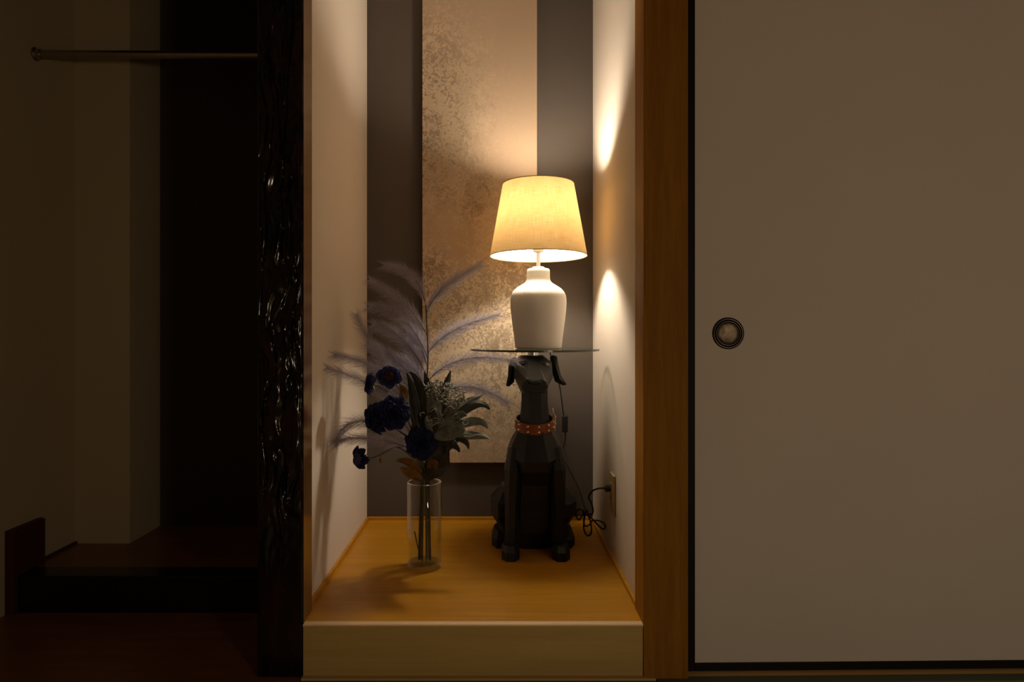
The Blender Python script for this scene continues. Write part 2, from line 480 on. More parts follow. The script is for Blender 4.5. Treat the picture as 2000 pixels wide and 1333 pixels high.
# platform
struct(MB().box(XL, XR, 1.638, YB, 0.102, PZ).build('floor_alcove', M['platform']), 'orange varnished wooden platform inside the alcove')
struct(MB().loft([[(x, 1.638, 0.1232), (x, 1.617, 0.1232), (x, 1.617, PZ - .002), (x, 1.619, PZ + .0002), (x, 1.638, PZ + .0002)] for x in (-0.4545, 0.3525)]).build('trim_3', M['platform_edge']), 'pale front edge strip of the platform')
struct(MB().box(-0.4545, 0.3525, 1.621, 1.637, 0.0, 0.1230).build('trim_4', M['riser']), 'olive brown riser board below the platform')
struct(MB().box(-0.456, 0.380, 1.607, 1.628, -0.05, 0.0050).build('trim_5', M['strip_wood']), 'thin wooden strip along the foot of the riser')
for nm, a in (('baseboard_left', (XL, XL + 0.009, 1.70, YB)), ('baseboard_right', (XR - 0.009, XR, 1.717, YB)), ('baseboard_back', (XL, XR, YB - 0.009, YB))):
    struct(MB().box(*a, PZ, PZ + 0.012).build(nm, M['platform'], bevel=0.001), 'slim wooden skirting strip around the platform')

# brown pillar
struct(MB().box(0.353, 0.4585, 1.616, 1.717, -0.05, 1.92).build('pillar_right', M['post_wood'], bevel=0.0018), 'square brown wooden post between alcove and sliding door')

# carved black pillar
def carved_post():
    mb = MB()
    x0, x1, yf, yb, z0, z1 = -0.5655, -0.4555, 1.628, 1.702, -0.05, 1.92
    mb.box(x0, x1, yf, yb, z0, z1, 0, {3: 1})
    nx, nz = 56, 620
    vs, fs = [], []
    for j in range(nz + 1):
        z = z0 + (z1 - z0) * j / nz
        for i in range(nx + 1):
            s = i / nx
            x = x0 + (x1 - x0) * s
            edge = min(1.0, min(s, 1 - s) / 0.045)
            edge = edge * edge * (3 - 2 * edge)
            q = Vector((x * 22, 3.1, z * 3.6))
            w = noise.noise(Vector((x * 14, 9.0, z * 8))) * 0.45
            a = noise.noise(q + Vector((w, 0, w * 0.6)))
            b_ = noise.noise(Vector((x * 46 + w * 2.2, 7.7, z * 15 + w)))
            c_ = noise.noise(Vector((x * 75, 1.7, z * 30)))
            d = 0.0050 * a + 0.0060 * (1 - abs(b_) * 2.2) + 0.0026 * c_
            gr = abs(noise.noise(Vector((x * 30 + w * 1.6, 2.2, z * 2.6 + 5))))
            d -= 0.0065 * max(0.0, 1 - gr / 0.10)
            body = 1.0 / (1.0 + math.exp(-(z - 0.27 - 0.03 * a) / 0.025))
            sidefade = 0.35 + 0.65 * min(1, max(0.0, (0.93 - s) / 0.06)) * min(1, max(0.0, (s - 0.03) / 0.10))
            flat = 0.0035 + 0.0012 * noise.noise(Vector((x * 16, 4.4, z * 14)))
            dd = flat * (1 - body) + (0.0055 + d * sidefade) * body
            y = yf - max(0.0005, dd) * edge - 0.0002
            vs.append((x, y, z))
    for j in range(nz):
        for i in range(nx):
            a = j * (nx + 1) + i
            fs.append((a, a + 1, a + nx + 2, a + nx + 1))
    mb.add(vs, fs, 0)
    o = mb.build('pillar_left', [M['lacquer_post'], M['jamb']], smooth=True, angle=50)
    return struct(o, 'black lacquered post with carved rippling face')
carved_post()

# sliding door, threshold, head rail (this bay runs very slightly askew)
ang = math.radians(1.0)
def askew(p):
    dx, dy = p.x - 0.46, p.y - 1.65
    return Vector((0.46 + dx * math.cos(ang) - dy * math.sin(ang), 1.65 + dx * math.sin(ang) + dy * math.cos(ang), p.z))
door = thing('door_1', (0.93, 1.65, 0.0), '', '')
del door['label']; del door['category']
struct(door, 'plain beige sliding door with a round recessed pull')
DX0, DX1, DT = 0.4615, 1.38, 1.80
MB().box(DX0 + 0.022, DX1 - 0.022, 1.653, 1.672, 0.020, DT - 0.02).map(askew).build('panel', M['fusuma'], door)
MB().box(DX0, DX0 + 0.0235, 1.650, 1.676, 0.0005, DT).map(askew).build('stile', M['black_frame'], door, bevel=0.0012)
MB().box(DX1 - 0.0235, DX1, 1.650, 1.676, 0.0005, DT).map(askew).build('stile', M['black_frame'], door, bevel=0.0012)
MB().box(DX0 + 0.0235, DX1 - 0.0235, 1.650, 1.676, 0.0005, 0.0195).map(askew).build('rail', M['black_frame'], door, bevel=0.0012)
MB().box(DX0 + 0.0235, DX1 - 0.0235, 1.650, 1.676, DT - 0.0195, DT).map(askew).build('rail', M['black_frame'], door, bevel=0.0012)
hc = P(1421, 651.5, 1.658)
hc = Vector((hc.x, 0, hc.z))
yy = askew(Vector((hc.x, 1.653, hc.z))).y
hc.y = yy
ring = MB().lathe([(0.0385, 0.0002), (0.0385, -0.002), (0.0355, -0.0042), (0.0325, -0.003), (0.0310, -0.0042), (0.0285, -0.0048), (0.0262, -0.0036), (0.0255, 0.0002)], hc, 64, axis='y', closed=True).build('pull_ring', M['handle_metal'], door, smooth=True, angle=60)
ring['label'] = 'dark bronze ring of the door pull'
cup = MB().lathe([(0.0, -0.0006), (0.020, -0.0008), (0.0245, -0.0018), (0.0262, -0.0030), (0.0262, 0.001), (0.0, 0.001)], hc, 64, axis='y').build('cup', M['handle_cup'], ring, smooth=True, angle=60)
cup['label'] = 'worn brassy dish of the door pull'
struct(MB().box(0.4590, 2.2, 1.627, 1.700, -0.05, 0.0).map(lambda p: askew(p) if p.y < 1.69 else p).build('trim_6', M['threshold']), 'pale wooden threshold under the sliding door')
struct(MB().box(0.4590, 2.2, 1.627, 1.700, DT + 0.003, 1.90).build('trim_7', M['post_wood']))

# tatami mats
def mat_thing(x0, x1, y1a, y1b, label):
    t = thing('tatami_mat', ((x0 + x1) / 2, 0.6, -0.05), label, 'mat', None)
    def edge(p):
        return p
    mb = MB()
    f = lambda x, off: y1a + (y1b - y1a) * (x - x0) / (x1 - x0) - off
    v = [(x0, -0.3, -0.05), (x1, -0.3, -0.05), (x1, f(x1, .032), -0.05), (x0, f(x0, .032), -0.05)]
    v += [(a, b, -0.0005) for a, b, c in v]
    faces = [(0,3,2,1),(4,5,6,7),(0,1,5,4),(1,2,6,5),(2,3,7,6),(3,0,4,7)]
    mb.add(v, faces); mb.build('straw_surface', M['tatami'], t)
    v = [(x0, f(x0, .032), -0.05), (x1, f(x1, .032), -0.05), (x1, f(x1, 0), -0.05), (x0, f(x0, 0), -0.05)]
    v += [(a, b, 0.0004) for a, b, c in v]
    MB().add(v, faces).build('cloth_border', M['tatami_border'], t, bevel=0.001)['label'] = 'dark green cloth border'
mat_thing(-0.455, 0.381, 1.6055, 1.6055, 'green tatami mat edge at the foot of the alcove riser')
mat_thing(0.383, 2.19, 1.6255, 1.6555, 'green tatami mat edge along the sliding door threshold')

# ------------------------------------------------------------------ hanging rod
t = thing('hanging_rod', P(76, 106, 2.11), 'stainless hanging rod across the upper part of the dark recess', 'rod')
pa, pb = P(84, 106, 2.11), P(0, 109, 2.11)
pa.x, pb.x = LW + 0.004, -0.552
pb.z = pa.z - 0.004
MB().tube([pa, pa * 0.5 + pb * 0.5, pb], 0.0128, 24).build('tube', M['rod'], t, smooth=True)
MB().lathe([(0.021, 0.0), (0.021, 0.004), (0.0165, 0.008), (0.0150, 0.020), (0.0129, 0.020)], (LW, pa.y, pa.z), 32, axis='x').build('end_socket', M['rod'], t, smooth=True)
MB().lathe([(0.021, 0.0), (0.021, -0.004), (0.0165, -0.008), (0.0150, -0.020), (0.0129, -0.020)], (-0.550, pb.y, pb.z), 32, axis='x').build('end_socket', M['rod'], t, smooth=True)

# ------------------------------------------------------------------ gold panel
gx0, gx1, gz0 = -0.2635, 0.155, P(0, 904.5, 2.49).z
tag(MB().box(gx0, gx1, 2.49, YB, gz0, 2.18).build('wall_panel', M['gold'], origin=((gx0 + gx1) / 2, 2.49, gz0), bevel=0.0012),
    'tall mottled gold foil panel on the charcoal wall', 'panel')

# ------------------------------------------------------------------ dog side table
DXC, DYC = 0.126, 2.20
dog = thing('side_table', (DXC, DYC, PZ), 'black faceted sitting dog side table carrying a round glass top', 'table')
def W(x, y, z): return Vector((DXC + x, DYC + y, PZ + z))
OCT = [(-.45, -1), (.45, -1), (1, -.45), (1, .45), (.45, 1), (-.45, 1), (-1, .45), (-1, -.45)]
def ring8(cx, cyy, z, a, b, tilt=0.0):
    return [W(cx + px * a, cyy + py * b, z + tilt * py * b) for px, py in OCT]
pieces = []
def piece(rings): pieces.append(MB().loft(rings))
# trunk and neck
piece([ring8(0, .085, .000, .080, .105), ring8(0, .075, .055, .095, .115), ring8(0, .055, .130, .098, .108), ring8(0, .020, .215, .092, .095),
       ring8(0, -.010, .265, .090, .108), ring8(0, -.030, .312, .084, .100, .15), ring8(0, -.030, .350, .070, .078, .2), ring8(0, -.032, .380, .054, .058, .1), ring8(0, -.036, .425, .0450, .048),
       ring8(0, -.040, .470, .0405, .043), ring8(0, -.042, .540, .0400, .042)])
# head: x half widths and heights along the muzzle
def hring(y, zt, tt, w, zu, w2, zl, bb, zb):
    return [W(-tt, y, zt), W(tt, y, zt), W(w, y, zu), W(w2, y, zl), W(bb, y, zb), W(-bb, y, zb), W(-w2, y, zl), W(-w, y, zu)]
hs = [hring(.052, .592, .020, .032, .578, .032, .550, .020, .535),
      hring(.015, .619, .036, .058, .600, .060, .552, .036, .522),
      hring(-.045, .618, .030, .060, .598, .062, .556, .040, .512),
      hring(-.075, .597, .0155, .054, .582, .060, .552, .040, .509),
      hring(-.138, .553, .0270, .036, .545, .042, .530, .032, .509),
      hring(-.143, .551, .0240, .033, .544, .039, .529, .029, .511)]
for r in hs:
    for p in r: p.x -= 0.005
piece(hs)
for s in (-1, 1):
    # front leg, widening into the shoulder
    piece([ring8(s * .066, -.055, .335, .014, .026), ring8(s * .068, -.060, .270, .027, .055), ring8(s * .071, -.062, .190, .0235, .036), ring8(s * .0725, -.066, .100, .021, .026), ring8(s * .074, -.066, .018, .021, .025)])
    # front paw
    piece([ring8(s * .077, -.095, .000, .0270, .048), ring8(s * .077, -.095, .026, .0275, .048), ring8(s * .077, -.086, .041, .0230, .038)])
    # haunch and hind foot
    piece([ring8(s * .080, .060, .004, .028, .055), ring8(s * .084, .050, .066, .030, .060), ring8(s * .098, .050, .105, .039, .085), ring8(s * .099, .055, .145, .040, .085), ring8(s * .080, .060, .192, .022, .050)])
    piece([ring8(s * .106, .055, .000, .029, .070), ring8(s * .106, .055, .026, .029, .070), ring8(s * .104, .062, .050, .022, .050)])
    # ear: a folded flap hanging from the side of the skull
    if s > 0: epx = [(1074, 698), (1080, 694), (1088, 697), (1091, 714), (1096, 734), (1107, 751), (1101, 754), (1084, 746), (1078, 728), (1076, 712)]
    else: epx = [(1010, 702), (1006, 698), (998, 701), (993, 716), (992, 734), (988, 754), (994, 756), (1004, 747), (1007, 728), (1008, 712)]
    n = len(epx)
    cu = sum(p[0] for p in epx) / n
    front = [P(u, v, 2.172 - .020 * (v - 697) / 57) for u, v in epx]
    back = [P(u, v, 2.172 - .020 * (v - 697) / 57 + .010) for u, v in epx]
    e = MB()
    mid = P(1086 if s > 0 else 1000, 718, 2.158)
    low = P(1093 if s > 0 else 996, 741, 2.148)
    loopf = [(0, 1, 20), (1, 2, 20), (2, 3, 20), (3, 4, 21, 20), (4, 5, 21), (5, 6, 21), (6, 7, 21), (7, 8, 20, 21), (8, 9, 20), (9, 0, 20)]
    e.add(front + back + [mid, low], loopf + [tuple(range(2*n-1, n-1, -1))] + [(i, (i+1) % n, n + (i+1) % n, n + i) for i in range(n)])
    pieces.append(e)
# tail stub
piece([ring8(.0, .17, .000, .022, .035), ring8(.0, .17, .030, .018, .030), ring8(.0, .165, .055, .010, .015)])
# nose bulb
piece([[W(-.005 + x * .021, -.130, .5435 + z * .0085) for x, z in OCT], [W(-.005 + x * .019, -.1465, .5430 + z * .0075) for x, z in OCT], [W(-.005 + x * .012, -.1500, .5425 + z * .004) for x, z in OCT]])

def union_mesh(name, mbs, mat, parent):
    obs = [m.build('temp', mat) for m in mbs]
    base = obs[0]
    for o in obs[1:]:
        md = base.modifiers.new('u', 'BOOLEAN'); md.operation = 'UNION'; md.object = o; md.solver = 'EXACT'
    dg = bpy.context.evaluated_depsgraph_get(); dg.update()
    me = bpy.data.meshes.new_from_object(base.evaluated_get(dg), depsgraph=dg)
    for o in obs:
        old = o.data; bpy.data.objects.remove(o); bpy.data.meshes.remove(old)
    me.name = name
    off = Vector(parent['_world'])
    for v in me.vertices: v.co -= off
    me.materials.clear(); me.materials.append(mat)
    o = bpy.data.objects.new(name, me); COL.objects.link(o); o.parent = parent; o['_world'] = tuple(off)
    return o
body = union_mesh('dog_body', pieces, M['dog'], dog)
from mathutils.bvhtree import BVHTree
bvh = BVHTree.FromPolygons([v.co + dog.location for v in body.data.vertices], [tuple(p.vertices) for p in body.data.polygons])
for s in (-1, 1):
    o0 = W(s * .0385 - .005, -.5, .5935)
    hit, nrm, _, _ = bvh.ray_cast(o0, Vector((0, 1, 0)))
    nrm = nrm.normalized()
    ex = (Vector((s, 0, -.10)) - nrm * nrm.dot(Vector((s, 0, -.10)))).normalized(); ey = nrm.cross(ex)
    vs, fs = [], []
    n = 14
    for rr_, h in ((1.0, -.002), (.97, .0022), (.62, .0042)):
        for k in range(n):
            a = 2 * math.pi * k / n
            vs.append(hit + ex * math.cos(a) * .0135 * rr_ + ey * math.sin(a) * .0092 * rr_ * (1 - .35 * abs(math.cos(a)) ** 3) + nrm * h)
    vs.append(hit + nrm * .0050)
    fs = [(i*n+k, i*n+(k+1) % n, (i+1)*n+(k+1) % n, (i+1)*n+k) for i in range(2) for k in range(n)] + [(2*n+k, 2*n+(k+1) % n, 3*n) for k in range(n)]
    MB().add(vs, fs).build('eye', M['eye'], body, smooth=True)
# standoff and glass top
GZ0, GZ1, GX, GY, GR = 0.7612, 0.7672, 0.1295, 2.20, 0.2065
MB().lathe([(0.017, 0.0), (0.017, GZ0 - PZ - .610 - 0.003), (0.021, GZ0 - PZ - .610 - 0.003), (0.021, GZ0 - PZ - .610)], W(-.002, -.005, .610), 32).build('support_post', M['steel'], dog, smooth=True)
g = MB()
n = 96
cap = [(GX + GR * math.cos(2*math.pi*k/n), GY + GR * math.sin(2*math.pi*k/n)) for k in range(n)]
g.add([(x, y, GZ0) for x, y in cap] + [(x, y, GZ1) for x, y in cap],
      [tuple(range(n))[::-1], tuple(range(n, 2*n))], 0)
g.add([(x, y, GZ0) for x, y in cap] + [(x, y, GZ1) for x, y in cap], [(k, (k+1) % n, n + (k+1) % n, n + k) for k in range(n)], 1)
g.build('glass_top', [M['glass'], M['glass_edge']], dog, recalc=False)['label'] = 'round clear glass top with a green edge'
# collar
cc = W(0, -.036, .405); CR = 0.0605
tiltm = Matrix.Rotation(math.radians(13), 3, 'X')
def cp(a, r, z): return cc + tiltm @ Vector((r * math.cos(a), r * math.sin(a), z))
cm = MB(); n = 40
rows = [(CR - .0035, -.0165), (CR, -.0165), (CR + .0010, 0), (CR, .0165), (CR - .0035, .0165)]
vs = [cp(2*math.pi*k/n, r, z) for r, z in rows for k in range(n)]
fs = [(i*n+k, i*n+(k+1) % n, ((i+1) % 5)*n+(k+1) % n, ((i+1) % 5)*n+k) for i in range(5) for k in range(n)]
collar = cm.add(vs, fs).build('collar', M['leather'], dog, smooth=True)
collar['label'] = 'tan leather collar with two rows of metal studs'
for row in (-1, 1):
    for k in range(11):
        a = -math.pi / 2 + (k - 5) * 0.571 + .17
        if abs((a - .12 + math.pi) % (2 * math.pi) - math.pi) < .12: continue
        s = MB()
        c0 = cp(a, CR + .0004, row * .0088)
        nrm = tiltm @ Vector((math.cos(a), math.sin(a), 0)); tu = tiltm @ Vector((0, 0, 1)); ts = nrm.cross(tu)
        vs = []
        for r, h in ((.0048, 0), (.0042, .0020), (.0022, .0034)):
            vs += [c0 + nrm * h + (tu * math.sin(q * math.pi / 5) + ts * math.cos(q * math.pi / 5)) * r for q in range(10)]
        fs = [(i*10+q, i*10+(q+1) % 10, (i+1)*10+(q+1) % 10, (i+1)*10+q) for i in range(2) for q in range(10)] + [tuple(range(20, 30))]
        s.add(vs, fs).build('stud', M['brass'], collar, smooth=True, angle=70)
# buckle: a rounded wire frame and prong standing at the side of the neck
bk = MB(); a0 = 0.12
def bp(da, h, z): return cp(a0 + da, CR + h, z)
loop = [bp(-.30, .004, -.020), bp(-.30, .005, .020), bp(-.24, .006, .0245), bp(.12, .007, .0245), bp(.18, .006, .020), bp(.18, .006, -.020), bp(.12, .007, -.0245), bp(-.24, .006, -.0245), bp(-.30, .004, -.020)]
bk.tube(loop, .0022, 8)
bk.tube([bp(.18, .006, 0), bp(-.05, .008, 0), bp(-.30, .006, 0)], .0017, 8)
ring = [cp(a0 + .25, CR + .004, .020) + tiltm @ Vector((0, .012 * math.cos(q), .012 * math.sin(q) + .008)) for q in [2 * math.pi * i / 20 for i in range(21)]]
bk.tube(ring, .0016, 8)
bk.build('buckle', M['brass'], collar, smooth=True)

# ------------------------------------------------------------------ table lamp
LX, LY, LZ = 0.1410, 2.20, GZ1
lamp = thing('table_lamp', (LX, LY, LZ), 'lit white ceramic table lamp with a tapered linen shade', 'lamp')
prof = [(0.0, .0003), (.068, .0003), (.0735, .002), (.0752, .006), (.0775, .030), (.0815, .062), (.0858, .094), (.0890, .122), (.0904, .145), (.0900, .160), (.0880, .1725), (.0830, .183), (.0745, .1925),
        (.0640, .2000), (.0530, .2065), (.0445, .2120), (.0402, .2170), (.0382, .2230), (.0374, .2300), (.0372, .2460), (.0366, .2520), (.0345, .2562), (.0310, .2580), (.0, .2580)]
base = MB().lathe(prof, (LX, LY, LZ), 72).build('lamp_base', M['white_ceramic'], lamp, smooth=True, angle=60)
st = MB()
st.lathe([(.0200, .2580), (.0200, .2615), (.0175, .2640), (.0065, .2650), (.0060, .3050), (.0065, .3090), (.0165, .3120), (.0185, .3180), (.0185, .3700), (.0165, .3840), (.0, .3840)], (LX, LY, LZ), 32)
st.build('stem', M['white_metal'], lamp, smooth=True)
SB, ST, RB, RT = 1.0655, 1.2970, 0.1560, 0.1148
tilt = Matrix.Rotation(math.radians(-1.5), 3, 'X')
piv = Vector((LX, LY, (SB + ST) / 2))
def tl(p): return piv + tilt @ (p - piv)
nn = 96
sh = MB()
rows = 14
vs = []
for i in range(rows + 1):
    f = i / rows; r = RB + (RT - RB) * f; z = SB + (ST - SB) * f
    vs += [(LX + r * math.cos(2*math.pi*k/nn), LY + r * math.sin(2*math.pi*k/nn), z) for k in range(nn)]
fs = [(i*nn+k, i*nn+(k+1) % nn, (i+1)*nn+(k+1) % nn, (i+1)*nn+k) for i in range(rows) for k in range(nn)]
sh.add(vs, fs).map(tl)
shade = sh.build('lamp_shade', M['linen'], lamp, origin=tuple(piv), smooth=True)
for nm, r, z in (('rim', RB, SB), ('rim', RT, ST)):
    pts = [Vector((LX + r * math.cos(2*math.pi*k/64), LY + r * math.sin(2*math.pi*k/64), z)) for k in range(65)]
    MB().tube(pts, .0014, 6).map(tl).build(nm, plain('brown_rim_tape', (0.32, 0.20, 0.07), 0.7), shade, smooth=True)
sp = MB()
for k in range(3):
    a = 2 * math.pi * k / 3 + .5
    sp.tube([Vector((LX + .018 * math.cos(a), LY + .018 * math.sin(a), SB + .03)), Vector((LX + RB * .97 * math.cos(a), LY + RB * .97 * math.sin(a), SB + .004))], .0013, 6)
sp.map(tl).build('spider_wire', M['white_metal'], shade, smooth=True)
BZ = 1.203
MB().lathe([(.013, -.056), (.017, -.044), (.033, -.022), (.040, .000), (.035, .022), (.021, .036), (.0, .040)], (LX, LY, BZ), 20).build('bulb', M['bulb'], lamp, smooth=True)
# cord
cpts = [(LX + .03, LY + .080, GZ1 + .004), (.185, 2.34, GZ1 + .004), (.190, 2.405, GZ1 + .004), (.1925, 2.414, GZ1 - .006), P(1076, 696, 2.415), P(1085, 725, 2.42), P(1094, 760, 2.42), P(1100, 806, 2.42), P(1102, 815, 2.42)]
cord = MB().tube(catmull(cpts), .0027, 8)
c2 = [P(1104, 843, 2.42), P(1104, 860, 2.42), P(1100, 876, 2.42), P(1098, 890, 2.40), P(1110, 914, 2.36), P(1121, 936, 2.33), P(1130, 953, 2.30), P(1138, 977, 2.26), P(1143, 998, 2.225),
      P(1141, 1016, 2.20), P(1140, 1032, 2.20), P(1144, 1044, 2.195), P(1150, 1047, 2.195), P(1155, 1040, 2.195), P(1154, 1022, 2.20), P(1147, 1004, 2.21), P(1142, 1000, 2.22), P(1132, 995, 2.24), P(1125, 1001, 2.245), P(1126, 1010, 2.24), P(1131, 1016, 2.235), P(1137, 1008, 2.225),
      P(1141, 1000, 2.205), P(1152, 1009, 2.20), P(1164, 1022, 2.19), P(1174, 1032, 2.185), P(1180, 1034, 2.18), P(1182, 1028, 2.175), P(1177, 1021, 2.18), P(1166, 1017, 2.19), P(1156, 1018, 2.19), P(1151, 1026, 2.19), P(1143, 1028, 2.195), P(1140, 1018, 2.21), P(1143, 1004, 2.215),
      P(1150, 1005, 2.20), P(1157, 1004, 2.18), P(1158, 995, 2.17), P(1155, 983, 2.16), P(1150, 974, 2.15), P(1152, 966, 2.13), P(1158, 959, 2.11), P(1168, 955, 2.085), P(1176, 954, 2.08)]
cord.tube(catmull(c2, 5), .0027, 8)
tie = MB()
co = cord.build('cord', M['cord'], lamp, smooth=True)
q0, q1 = P(1143, 996, 2.215), P(1144, 1006, 2.212)
MB().tube([q0, (q0 + q1) / 2, q1], [.008, .0095, .008], 10).build('cord_tie', M['cord'], co, smooth=True)
s0, s1 = P(1103.5, 812, 2.418), P(1104, 845, 2.418)
w = .0105
sw = MB().box(s0.x - w, s0.x + w, 2.410, 2.428, s1.z, s0.z).build('switch', M['cord'], co, bevel=.004)
sw['label'] = 'black inline rocker switch'
a, b = P(1176, 954, 2.08), P(1195, 954, 2.08)
plug_x = XR - .0105
pm = MB().tube([Vector((a.x, 2.08, a.z)), Vector((a.x + .012, 2.08, a.z)), Vector((plug_x - .014, 2.08, a.z - .001)), Vector((plug_x, 2.08, a.z - .001))], [.0036, .0052, .0105, .0105], 10)
pm.build('plug', M['cord'], co, smooth=True, angle=35)

# power outlet on the alcove wall
oy, oz = 2.078, 0.329
out = thing('power_outlet', (XR, oy, oz - .06), 'beige wall outlet plate with a black plug in it', 'outlet')
MB().box(XR - .0075, XR - .0002, oy - .036, oy + .036, oz - .060, oz + .060).build('plate', M['outlet'], out, bevel=.0025)
MB().box(XR - .0105, XR - .0072, oy - .012, oy + .012, oz - .033, oz + .033).build('receptacle', M['outlet'], out, bevel=.001)
sl = MB()
for dz in (-.014,):
    for dy in (-.006, .006):
        sl.box(XR - .0109, XR - .0100, oy + dy - .0012, oy + dy + .0012, oz + dz - .0045, oz + dz + .0045)
sl.build('slots', M['cord'], out)

# ------------------------------------------------------------------ glass vase
VY, VR = 2.014, 0.0505
VX = (829 - CU) * VY / F
VH = CZ - (942 - CV) * (VY) / F - PZ
vase = thing('glass_vase', (VX, VY, PZ), 'clear straight glass vase holding the dark bouquet on the platform', 'vase')
MB().lathe([(VR, .016), (VR, .10), (VR, VH - .002), (VR - .0012, VH), (VR - .0030, VH), (VR - .0042, VH - .002), (VR - .0042, .10), (VR - .0042, .018)], (VX, VY, PZ), 64).build('vase_body', M['vase_glass'], vase, smooth=True, recalc=False)
vase_rim = MB().tube([Vector((VX + (VR - .002) * math.cos(2*math.pi*k/64), VY + (VR - .002) * math.sin(2*math.pi*k/64), PZ + VH + .0004)) for k in range(65)], .0016, 8).build('rim', M['vase_rim'], vase, smooth=True)
MB().lathe([(0, .0003), (VR - .004, .0003), (VR, .004), (VR, .0155), (VR - .005, .0165), (VR * .5, .0150), (0, .0145)], (VX, VY, PZ), 64).build('base', M['vase_base'], vase, smooth=True)

# ------------------------------------------------------------------ bouquet
R = random.Random(7)
def mouth(dx=0, dy=0): return Vector((VX + dx, VY + dy, PZ + VH))
def foot(dx=0, dy=0): return Vector((VX + dx, VY + dy, PZ + .021))

# plumes
def plume(name, pts, L0, parent, n=150, seed=1, sag=0.35):
    rr = random.Random(seed)
    mb = MB()
    raw = [bez(pts, i / 24) for i in range(25)]
    mb.tube(raw[:11], [.0011 * (1 - .04 * i) for i in range(11)], 5, 1)
    mb.tube(raw[10:], [.00066 * (1 - .05 * i) for i in range(15)], 5, 0)
    vs, fs = [], []
    view = Vector((0, 1, 0))
    for i in range(n):
        t0 = 0.06 + 0.94 * (i + rr.random()) / n
        c = bez(pts, min(1, t0)); T = bezt(pts, min(.999, t0))
        S = T.cross(view); S.normalize()
        prof = min(1.0, t0 / .22) ** .7 * (1 - .42 * max(0, (t0 - .55) / .45))
        for sd in (-1, 1):
            L = L0 * prof * (.60 + .75 * rr.random())
            out = rr.uniform(-.85, .85)
            d = (T * (.80 + .3 * rr.random()) + S * sd * (.66) + view * out)
            d.normalize()
            bend = T * (.15 + .75 * rr.random()) + Vector((rr.uniform(-.3, .3), 0, -sag * rr.uniform(.3, 1.6)))
            wv = d.cross(view + Vector((rr.uniform(-.6, .6), 0, rr.uniform(-.6, .6)))); wv.normalize()
            wv *= .00033
            o = len(vs)
            K = 4
            for k in range(K + 1):
                f = k / K
                p = c + d * L * f + bend * L * f * f * .55
                ww = wv * (1 - .8 * f)
                vs += [p - ww, p + ww]
            for k in range(K):
                fs.append((o + 2*k, o + 2*k + 1, o + 2*k + 3, o + 2*k + 2))
    mb.add(vs, fs, 0)
    return mb.build(name, [M['plume'], M['plume_stem']], parent, smooth=False, recalc=False)

pl = thing('plume_spray', foot(.004, .012), 'tall mauve-grey feathery plume spray rising highest from the glass vase', 'dried plume')
stem_pts = [foot(.004, .012), mouth(.004, .010), P(829, 860, 2.02), P(832, 780, 2.03), P(836, 700, 2.04), P(834, 640, 2.04), P(832, 598, 2.04)]
MB().tube(catmull(stem_pts), .0022, 8).build('stem', M['plume_stem'], pl, smooth=True)
PL = [  # control pixels, depth at base and tip, barb length
    ([(833, 612), (846, 572), (884, 545), (938, 519)], 2.04, 2.02, .034),
    ([(836, 690), (862, 652), (905, 632), (974, 615)], 2.04, 2.00, .036),
    ([(836, 745), (872, 700), (930, 688), (1012, 707)], 2.03, 1.97, .034),
    ([(838, 775), (890, 742), (950, 755), (992, 788)], 2.03, 2.04, .036),
    ([(832, 600), (824, 548), (796, 522), (750, 518)], 2.04, 2.08, .038),
    ([(834, 655), (806, 600), (768, 572), (722, 547)], 2.04, 2.08, .040),
    ([(835, 700), (808, 628), (770, 600), (722, 598)], 2.04, 2.10, .042),
    ([(834, 735), (802, 668), (772, 640), (728, 634)], 2.04, 2.12, .046),
    ([(832, 765), (790, 712), (756, 690), (722, 672)], 2.04, 2.12, .046),
    ([(830, 780), (760, 730), (716, 668), (696, 615)], 2.03, 2.02, .040),
    ([(829, 800), (770, 730), (720, 704), (652, 693)], 2.03, 1.93, .036),
    ([(829, 830), (776, 772), (710, 740), (638, 719)], 2.02, 1.88, .036),
    ([(828, 880), (760, 810), (672, 800), (654, 866)], 2.02, 1.92, .040),
    ([(828, 890), (772, 858), (690, 846), (656, 864)], 2.02, 1.93, .034),
    ([(835, 720), (826, 680), (815, 660), (795, 650)], 2.04, 2.10, .060),
    ([(834, 770), (822, 730), (806, 712), (770, 700)], 2.03, 2.10, .060),
]
for k, (px, ya, yb, L) in enumerate(PL):
    pts = [P(u, v, ya + (yb - ya) * i / 3) for i, (u, v) in enumerate(px)]
    plume('plume', pts, L, pl, 430 if L > .041 else 340, 20 + k, .35 if px[3][0] < 833 else .2)

# flowers
def petal(mb, c, ax, side, L, wd, open_, ruff, rr, nu=6, nv=9, mi=0):
    """one ruffled petal from c, leaning from the axis ax towards side by open_ radians"""
    perp = ax.cross(side).normalized()
    vs = []
    ph = rr.uniform(0, 6.28)
    for i in range(nv + 1):
        f = i / nv
        th = open_ * (0.35 + .65 * f)
        r = L * f
        cen = c + (ax * math.cos(th) + side * math.sin(th)) * r
        w = wd * (.15 + .85 * math.sin(f / .72 * math.pi / 2)) if f < .72 else wd * math.sqrt(max(.12, 1 - ((f - .72) / .29) ** 2))
        nrm = (side * math.cos(th) - ax * math.sin(th))
        for j in range(nu + 1):
            g = j / nu * 2 - 1
            cup = -(g * g) * w * .28 + ruff * .5 * L * f * f * math.sin(ph + g * 5.2 + f * 3)
            vs.append(cen + perp * g * w * (1 - .12 * f * f) + nrm * cup - (ax * 0) + (ax * math.cos(th) + side * math.sin(th)) * (-(g * g) * L * .05 * f))
    fs = [(i*(nu+1)+j, i*(nu+1)+j+1, (i+1)*(nu+1)+j+1, (i+1)*(nu+1)+j) for i in range(nv) for j in range(nu)]
    mb.add(vs, fs, mi)
